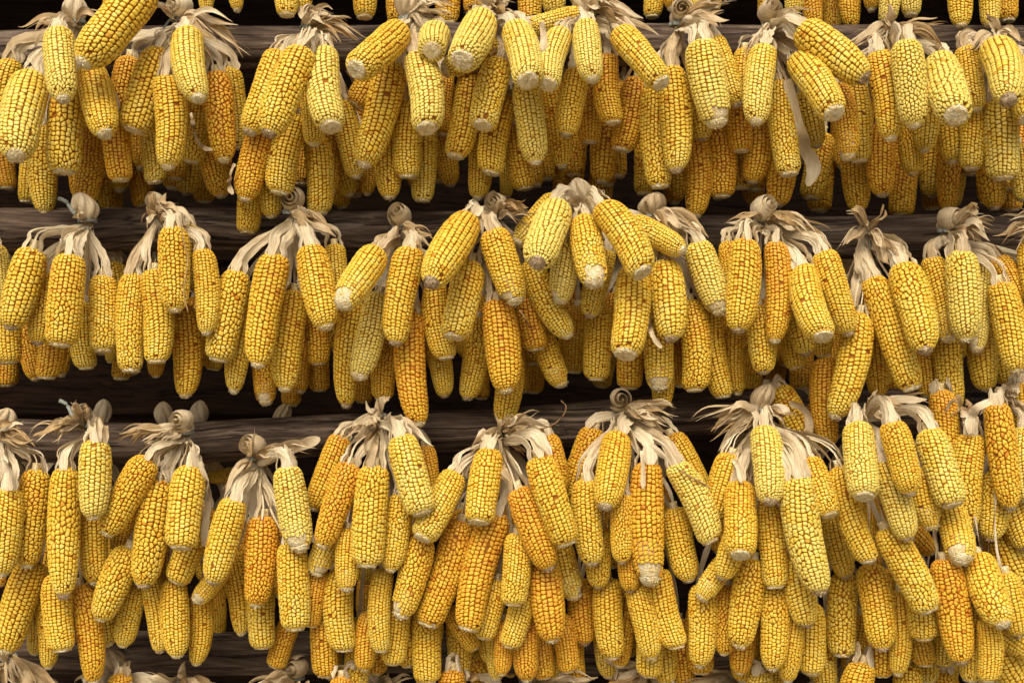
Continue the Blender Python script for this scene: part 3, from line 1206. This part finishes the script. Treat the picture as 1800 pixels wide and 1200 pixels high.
def seg_order(a0, a1, b0, b1):
    """Closest approach of two axes seen from the front: their distance across the view and both depths there."""
    d1, d2, r = Vector((a1.x - a0.x, a1.z - a0.z)), Vector((b1.x - b0.x, b1.z - b0.z)), Vector((a0.x - b0.x, a0.z - b0.z))
    best = (9, 0, 0)
    a, e, f = d1.dot(d1), d2.dot(d2), d2.dot(r)
    c, b = d1.dot(r), d1.dot(d2)
    den = a * e - b * b
    s = min(max((b * f - c * e) / den, 0), 1) if den > 1e-12 else 0
    for s in (s, 0, .5, 1):
        t = min(max((b * s + f) / e, 0), 1)
        d = (r + d1 * s - d2 * t).length
        if d < best[0]: best = (d, a0.y + (a1.y - a0.y) * s, b0.y + (b1.y - b0.y) * t)
    return best

def solve(c, y):
    k = S * (D + y) / D
    r = c['w'] * 0.5 * k
    P0, P1 = at(*c['p0'], y), at(*c['p1'], y)
    flat = (P1 - P0).length
    want = max(flat, 2 * r * (2.3 + 0.4 * c['rnd']))
    if c['lay'] >= .9:                                     # its upper end is hidden behind other ears
        if flat < 2 * r * 2.3: P0 = P1 + (P0 - P1).normalized() * (2 * r * 2.3)
        want = flat = (P1 - P0).length
    lean = min(math.sqrt(max(want * want - flat * flat, 0)), flat * 1.9)
    base_lean = 0.10 * flat if c['lay'] < 1.5 else 0.03 * flat
    lean = max(lean, base_lean)
    if lean > 0:
        P1 = at(*c['p1'], y - lean)
    return P0, P1, r

placed = []
for c in sorted(cobs, key=lambda c: -(c['lay'] + (c['p0'][1] - BUNCHES[c['b']][2]) / 700)):
    y = layer_depth(c['lay']) + (c['rnd'] - .5) * .012
    for _ in range(60):
        P0, P1, r = solve(c, y)
        u = (P1 - P0).normalized()
        A0, A1 = P0 + u * r * .8, P1 - u * r * .8
        bad = False
        for q in placed:
            if abs(q[0].x - A0.x) > .25 or q[3] > 2.9 and c['lay'] < 2.9: continue
            need = (r + q[2]) * .86
            d2, ya, yb = seg_order(A0, A1, q[0], q[1])
            if d2 < need and ya > yb - math.sqrt(need * need - d2 * d2):
                bad = True
                break
        if not bad: break
        y -= 0.006
        if y < -0.27: break
    placed.append((A0, A1, r, c['lay']))
    c['P0'], c['P1'], c['r'] = P0, P1, r

# ------------------------------------------------------------------ husk leaves, knots, twine
def ribbon(points, widths, normals, fold, wave, rr, across=5, taper_tip=False):
    """A dry leaf blade along points; returns verts, faces, uvs."""
    n = len(points)
    v, f, uv = [], [], []
    ph = rr.uniform(0, 6)
    length = 0
    for i in range(n):
        t = i / (n - 1)
        tan = (points[min(i + 1, n - 1)] - points[max(i - 1, 0)]).normalized()
        side = tan.cross(normals[i])
        if side.length < 1e-5: side = tan.cross(Vector((.3, -1, .2)))
        side.normalize()
        nor = side.cross(tan).normalized()
        if i: length += (points[i] - points[i - 1]).length
        for j in range(across):
            q = j / (across - 1) * 2 - 1
            off = widths[i] * .5
            lift = fold * off * (q * q) + wave * off * math.sin(q * 9.0 + ph + t * 3) * .22 + rr.uniform(-.03, .03) * off
            v.append(points[i] + side * (q * off) + nor * lift)
            uv.append((q * .5 * (off / .008), length / .05))
    for i in range(n - 1):
        for j in range(across - 1):
            a = i * across + j
            f.append((a, a + 1, a + across + 1, a + across))
    return v, f, uv

def leaf_object(parent, origin, v, f, uv, tan_amount, rr, name='husk_leaf'):
    me = mesh_from(name, [p - origin for p in v], f, [M_HUSK])
    lay = me.uv_layers.new(name='UVMap')
    idx = [l.vertex_index for l in me.loops]
    flat = []
    for i in idx: flat += [uv[i][0], uv[i][1]]
    lay.data.foreach_set('uv', flat)
    o = link(name, me, parent, origin - parent_world(parent))
    o.color = (tan_amount, rr.random(), 0, 1)
    return o

WORLD = {}
def parent_world(p):
    return WORLD[p.name]

def bez(p0, p1, p2, p3, n):
    out = []
    for i in range(n):
        t = i / (n - 1); s = 1 - t
        out.append(p0 * s ** 3 + p1 * 3 * s * s * t + p2 * 3 * s * t * t + p3 * t ** 3)
    return out

def sleeve_leaf(bunch, neck, c, rr, k, total, thin=False):
    """A husk blade from the tie down to the shoulder of one cob, hugging its shank."""
    u = (c['P1'] - c['P0']).normalized()
    r = c['r']
    # frame round the cob
    e1 = u.cross(Vector((0, -1, 0)))
    if e1.length < .05: e1 = u.cross(Vector((0, 0, 1)))
    e1.normalize()
    e2 = u.cross(e1).normalized()
    if e2.y > 0: e2 = -e2                                   # e2 faces the viewer
    spread = (k / max(total - 1, 1) - .5) * 2 if total > 1 else 0
    ang = spread * 1.2 + rr.uniform(-.35, .35)
    if total == 1: ang += math.pi                           # a lone blade holds the ear from behind
    d = e1 * math.sin(ang) + e2 * math.cos(ang)
    start = neck + Vector((rr.uniform(-.005, .005), -.004 + rr.uniform(-.004, .002), rr.uniform(-.004, .002)))
    end = c['P0'] + d * r * .62 + u * r * rr.uniform(.0, .22)
    mid = c['P0'] + d * r * .42 - u * r * rr.uniform(.5, .75)
    gap = (mid - start).length
    if gap < .008: return None
    p1 = start + (Vector((0, -.35, -1)) * .45 + (mid - start).normalized() * .6) * gap * .35
    p2 = mid - u * gap * .25 + d * r * rr.uniform(-.1, .55) + e1 * r * rr.uniform(-.35, .35)
    path = bez(start, p1, p2, mid, 12) + [mid.lerp(end, .5) + d * r * .06, end]
    W = rr.uniform(.0012, .0035) if thin else r * rr.uniform(.25, .45) if total == 1 else min(r * rr.uniform(.40, .90), .020)
    n = len(path)
    widths = [W * (0.30 + 0.70 * min(1, (i / (n - 1)) / .45)) * (1 if i < n - 1 else .75) for i in range(n)]
    normals = []
    tws = rr.uniform(-.8, .8)
    for i in range(n):
        t = i / (n - 1)
        q = Vector((rr.uniform(-.15, .15), -1, .15)).lerp(d, t)
        q.normalize()
        normals.append(Quaternion(u, tws * math.sin(t * 3.1)) @ q)
    v, f, uv = ribbon(path, [q_ * rr.uniform(.82, 1.15) for q_ in widths], normals, rr.uniform(-.6, .45), .65, rr, across=9)
    return leaf_object(bunch, start, v, f, uv, rr.uniform(0, .22) if rr.random() < .8 else rr.uniform(.3, .7), rr)

def tail_leaf(bunch, neck, target, rr, width):
    """A loose dry blade flaring from the tie to target, ragged and pointed."""
    dv = target - neck
    l = dv.length
    p1 = neck + Vector((dv.x * .25, -.025 - rr.random() * .02, dv.z * .25 + l * rr.uniform(.05, .3)))
    p2 = neck + dv * .7 + Vector((rr.uniform(-.1, .1) * l, -.02 + rr.uniform(-.02, .02), rr.uniform(-.05, .25) * l))
    n = 13
    path = bez(neck, p1, p2, target, n)
    tw = rr.uniform(-1.6, 1.6)
    tw0 = rr.uniform(-.9, .9)
    normals = []
    for i in range(n):
        t = i / (n - 1)
        tan = (path[min(i + 1, n - 1)] - path[max(i - 1, 0)]).normalized()
        base = Vector((0, -1, .25))
        normals.append(Quaternion(tan, tw0 + tw * t) @ base)
        path[i] = path[i] + Vector((0, 0, .0025 * math.sin(t * 9 + tw * 4)))
    widths = [width * (.32 + .68 * math.sin(min(t, .55) / .55 * math.pi / 2)) * (1 if t < .6 else max(.06, 1 - ((t - .6) / .4) ** 1.4)) for t in [i / (n - 1) for i in range(n)]]
    widths = [w * rr.uniform(.85, 1.12) for w in widths]
    v, f, uv = ribbon(path, widths, normals, rr.uniform(-.7, .7), .7, rr, across=6)
    return leaf_object(bunch, neck, v, f, uv, rr.uniform(.15, 1.0), rr)

def tube_mesh(name, pts, r, mat, nr=6):
    v, f = [], []
    n = len(pts)
    for i, p in enumerate(pts):
        tan = (pts[min(i + 1, n - 1)] - pts[max(i - 1, 0)]).normalized()
        a = tan.orthogonal().normalized(); b = tan.cross(a)
        for j in range(nr):
            th = 2 * math.pi * j / nr
            v.append(p + a * r * math.cos(th) + b * r * math.sin(th))
    for i in range(n - 1):
        for j in range(nr):
            p, q = i * nr + j, i * nr + (j + 1) % nr
            f.append((p, q, q + nr, p + nr))
    f += [tuple(range(nr))[::-1], tuple(range((n - 1) * nr, n * nr))]
    return mesh_from(name, v, f, [mat])

def husk_bulb(bunch, center, w, h, lean, rr):
    """A bun of twisted husk: deep folds winding up from the tie."""
    nu, nv = 56, 16
    v, f, uv = [], [], []
    folds = rr.choice([5, 6, 7]); tw = rr.uniform(1.0, 2.4) * rr.choice([-1, 1])
    ph = rr.uniform(0, 6)
    for i in range(nv + 1):
        t = i / nv
        prof = (math.sin(math.pi * min(1, .12 + .88 * t)) ** .55) if t < 1 else 0.02
        prof = max(prof, .05)
        for j in range(nu):
            u = 2 * math.pi * j / nu
            a = folds * u + tw * t * 3 + ph
            fold = abs(math.sin(a * .5)) ** .6
            q = prof * (0.60 + .40 * fold) * (1 + .05 * math.sin(3 * u + ph))
            p = Vector((q * w * .5 * math.cos(u), q * w * .5 * math.sin(u), t * h))
            p += lean * (t * t * h)
            v.append(center + p)
            uv.append((j / nu * 6, t * .9 + j / nu * tw * .3))
    for i in range(nv):
        for j in range(nu):
            a, b = i * nu + j, i * nu + (j + 1) % nu
            f.append((a, b, b + nu, a + nu))
    f.append(tuple(range(nv * nu, nv * nu + nu)))
    return leaf_object(bunch, center, v, f, uv, rr.uniform(.15, .6), rr, 'husk_knot')

def husk_roll(bunch, center, rad, rr):
    """A blade rolled up like a scroll, its spiral end turned to the viewer."""
    axis = Vector((rr.uniform(-.5, .5), -1, rr.uniform(-.1, .5))).normalized()
    a = axis.orthogonal().normalized(); b = axis.cross(a)
    turns = rr.uniform(2.3, 3.1); n = 54
    hand = rr.choice([-1, 1]); ph = rr.uniform(0, 6)
    v, f, uv = [], [], []
    half = rad * 1.0
    m = 6
    for i in range(n):
        t = i / (n - 1)
        th = ph + hand * turns * 2 * math.pi * t
        r = rad * (.10 + .90 * t ** .85)
        for j in range(m):
            q = j / (m - 1) * 2 - 1                              # -1 back ... 1 front
            rr2 = r * (1 - .16 * q * q - .05 * q) + rad * .02 * math.sin(th * 3 + q * 2)
            p = center + a * rr2 * math.cos(th) + b * rr2 * math.sin(th) + axis * (q * half * (1.0 - .35 * t) + (1 - t) * rad * .15)
            v.append(p); uv.append((j / (m - 1) * 1.2, t * 6))
    for i in range(n - 1):
        for j in range(m - 1):
            k = i * m + j
            f.append((k, k + 1, k + m + 1, k + m))
    return leaf_object(bunch, center, v, f, uv, rr.uniform(.1, .45), rr, 'husk_roll')

# ------------------------------------------------------------------ build every bunch
bunch_of = {}
GROUP = {0: 'corn bunches on the pole above', 1: 'corn bunches on the top pole', 2: 'corn bunches on the middle pole', 3: 'corn bunches on the lower pole', 4: 'corn bunches on the bottom pole'}

def pick_ear(c, rr):
    st = c['st']
    L = (c['P1'] - c['P0']).length
    asp = L / (2 * c['r'])
    tip = 'w' if 'w' in st else 'c' if 'c' in st else 't' if ('t' in st or 'd' in st) else rr.choice(['c', 'c', 't'])
    irr = (1.0 if rr.random() < .6 else .5) if 'i' in st else rr.choice([0, 0, 0, 0, 0.5])
    best = min((e for e in EARS if e['tip'] == tip and e['irr'] == irr), key=lambda e: abs(e['aspect'] - asp))
    return best

for bi, (row, kx, ky, kstyle, tails, label, text) in enumerate(BUNCHES):
    rr = random.Random(900 + bi)
    KY = {0: 0.0, 4: 0.045}.get(row, -0.012)
    if row == 4: ky += 24
    neck = at(kx, ky + 14, KY)
    bunch = tag(link('corn_bunch', None, None, neck), label, 'corn bunch', GROUP[row])
    WORLD[bunch.name] = neck
    bunch_of[bi] = bunch
    mine = [c for c in cobs if c['b'] == bi]
    for c in mine:
        ear = pick_ear(c, rr)
        u = (c['P1'] - c['P0'])
        L = u.length
        q = u.to_track_quat('-Z', 'Y') @ Quaternion((0, 0, 1), rr.uniform(0, 2 * math.pi))
        sc = (c['r'], c['r'], L / (2 * ear['aspect']))
        st = c['st']
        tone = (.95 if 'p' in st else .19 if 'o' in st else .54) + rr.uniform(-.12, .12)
        if c['lay'] >= 3: tone -= .08  # rear cobs turn oranger: shade is partly put into their tone
        dark = rr.uniform(.55, .9) if 'd' in st else rr.uniform(0, .12)
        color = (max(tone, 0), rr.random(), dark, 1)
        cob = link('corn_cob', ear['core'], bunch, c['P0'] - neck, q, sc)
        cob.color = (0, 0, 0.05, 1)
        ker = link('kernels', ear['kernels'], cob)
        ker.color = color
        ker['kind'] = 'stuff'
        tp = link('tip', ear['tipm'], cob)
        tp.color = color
        c['obj'] = cob
        # husk blades holding it
        if row != 0:
            n = 3 if c['lay'] < .5 else rr.choice([2, 3]) if c['lay'] <= 1.05 else 2
            far = c['p0'][1] - ky > 165
            if far: n = 1
            for k in range(n):
                sleeve_leaf(bunch, neck if c['lay'] < 2.5 else at(kx, ky, .118), c, rr, k, n)
            for k in range(3 if c['lay'] < 1.1 and not far else 0):
                sleeve_leaf(bunch, neck, c, rr, k, 3, True)
    if row == 0:
        continue
    # knot above the tie
    w = rr.uniform(43, 51) * S; h = rr.uniform(38, 46) * S
    lean = Vector((rr.uniform(-.35, .35), -.25, 0))
    if kstyle == 'b':
        husk_bulb(bunch, neck + Vector((0, -.012, .004)), w, h, lean, rr)
        husk_roll(bunch, neck + Vector((rr.uniform(-.012, .012), -.022, .016)), 10 * S, rr)
    if kstyle in 'sl':
        husk_bulb(bunch, neck + Vector((0, -.006, .002)), w * .7, h * .75, lean, rr)
        husk_roll(bunch, neck + Vector((rr.uniform(-.004, .004), -.022, .020)), (23 if kstyle == 's' else 17) * S, rr)
    if kstyle in 'fl':
        for k in range(3):
            a0 = rr.uniform(-1, 1)
            tail_leaf(bunch, neck + Vector((0, -.01, 0)), neck + Vector((a0 * .02, -.03, .018 + rr.random() * .02)), rr, .012)
    # loose tails
    for dx, dy in tails:
        for k in range(5 if row < 4 else 3):
            j = .65 + .5 * rr.random()
            tgt = at(kx + dx * j + rr.uniform(-10, 10), ky + 8 + dy * j + rr.uniform(-10, 10), KY - .045 - rr.random() * .035)
            tail_leaf(bunch, neck + Vector((0, -.012, 0)), tgt, rr, rr.uniform(.008, .015) if k < 2 else rr.uniform(.0014, .0042))
    # twine
    pts = []
    for k in range(34):
        th = 2 * math.pi * 2.2 * k / 33
        pts.append(Vector((.0115 * math.cos(th), -.010 + .011 * math.sin(th), .003 + .004 * (k / 33 - .5) + .001 * math.sin(th))))
    link('tie_cord', tube_mesh('tie_cord', pts, .0022, M_TWINE), bunch)
    long_end = {(3, 158): (-44, -46), (2, 158): (-46, -40), (2, 282): (34, -14)}.get((row, kx))
    if long_end or rr.random() < .45:
        e = Vector((long_end[0] * S, -.02, -long_end[1] * S)) if long_end else Vector((rr.uniform(-.03, .03), -.03, rr.uniform(-.03, .012)))
        pts = bez(Vector((0, -.021, .003)), Vector((e.x * .3 - e.z * .3, -.034, .010)), e * .7 + Vector((e.z * .3, -.004, -e.x * .15)), e, 12)
        link('cord_end', tube_mesh('cord_end', pts, .0030 if long_end else .0015, M_TWINE), bunch)

# ------------------------------------------------------------------ single husk strips, streamers and threads lying over the cobs
for row, kx, px, py in ((3, 158, 180, 742), (3, 328, 288, 746), (3, 328, 350, 744), (3, 452, 494, 748)):
    bi = next(i for i, q in enumerate(BUNCHES) if q[0] == row and q[1] == kx)
    husk_bulb(bunch_of[bi], at(px, py, .128), 36 * S, 44 * S, Vector((random.uniform(-.3, .3), 0, 0)), random.Random(px))
STRIPS = [
 (1, 320, 8, .2, [(336,198),(343,238),(356,260),(374,264)]),
 (1, 1352, 25, .0, [(1384,140),(1399,200),(1414,258),(1432,286),(1430,302),(1418,326)]),
 (1, 862, 14, .3, [(953,38),(958,64),(955,92)]),
 (1, 545, 10, .4, [(413,288),(405,308),(403,328),(409,342)]),
 (2, 282, 3, .0, [(318,395),(322,425),(332,455),(325,490),(322,520),(331,548)]),
 (2, 872, 4, .1, [(913,545),(923,558),(932,577)]),
 (2, 1142, 9, .2, [(1139,552),(1145,588),(1163,612)]),
 (3, 328, 15, .0, [(350,812),(367,846),(372,880),(362,920),(358,960)]),
 (3, 452, 20, .3, [(470,802),(505,791),(535,779),(563,772)]),
 (3, 882, 3, .5, [(905,757),(955,755),(986,738),(998,714),(986,704)]),
 (3, 1092, 9, .1, [(1128,792),(1132,828),(1130,858)]),
 (3, 1092, 4, .2, [(1192,824),(1224,843),(1248,857)]),
 (3, 1334, 15, .5, [(1388,708),(1416,716),(1425,745),(1416,778)]),
 (3, 1334, 9, .0, [(1288,806),(1299,820),(1303,848)]),
 (3, 1752, 16, .1, [(1742,705),(1708,722),(1704,762)]),
 (3, 8, 20, .0, [(12,790),(15,820),(16,862)]),
]
def front_y(px, py):
    """Depth of the nearest cob surface at a photograph point."""
    best = -0.02
    for c in cobs:
        P0, P1 = c['P0'], c['P1']
        for k in range(13):
            q = P0.lerp(P1, k / 12)
            kk = D / (D + q.y) / S
            dx, dy = 900 + q.x * kk - px, 600 - (q.z - ZC) * kk - py
            d2 = dx * dx + dy * dy
            R2 = (c['w'] * .5) ** 2
            if d2 < R2:
                best = min(best, q.y - c['r'] * math.sqrt(1 - d2 / R2))
    return best
for row, kx, wpx, tanv, pts in STRIPS:
    bi = next(i for i, q in enumerate(BUNCHES) if q[0] == row and q[1] == kx)
    rr = random.Random(5000 + kx + wpx)
    bunch = bunch_of[bi]
    P = np.array(pts, float)
    for _ in range(2):
        Q = [P[0]]
        for a, c2 in zip(P, P[1:]):
            Q += [a * .75 + c2 * .25, a * .25 + c2 * .75]
        Q.append(P[-1]); P = np.array(Q)
    ys = [front_y(*p) - .005 for p in P]
    ys = [min(ys[max(0, i - 2):i + 3]) for i in range(len(ys))]
    path = [at(p[0], p[1], y) for p, y in zip(P, ys)]
    n = len(path)
    nor = []
    for i in range(n):
        tan = (path[min(i + 1, n - 1)] - path[max(i - 1, 0)]).normalized()
        nor.append(Quaternion(tan, .9 * math.sin(i / n * 4 + rr.uniform(0, .3))) @ Vector((0, -1, .1)))
    if wpx <= 4:
        link('husk_thread', tube_mesh('husk_thread', [p - path[0] for p in path], wpx * S * .4, M_HUSK, 5), bunch, path[0] - WORLD[bunch.name])
    else:
        wd = [wpx * S * (.55 + .45 * math.sin(min(1, i / (n - 1) * 2.5) * 1.57)) * (1 if i < n * .75 else max(.25, 1 - (i / (n - 1) - .75) * 2.6)) for i in range(n)]
        v, f, uv = ribbon(path, wd, nor, .25, .35, rr, across=7)
        leaf_object(bunch, path[0], v, f, uv, tanv, rr)
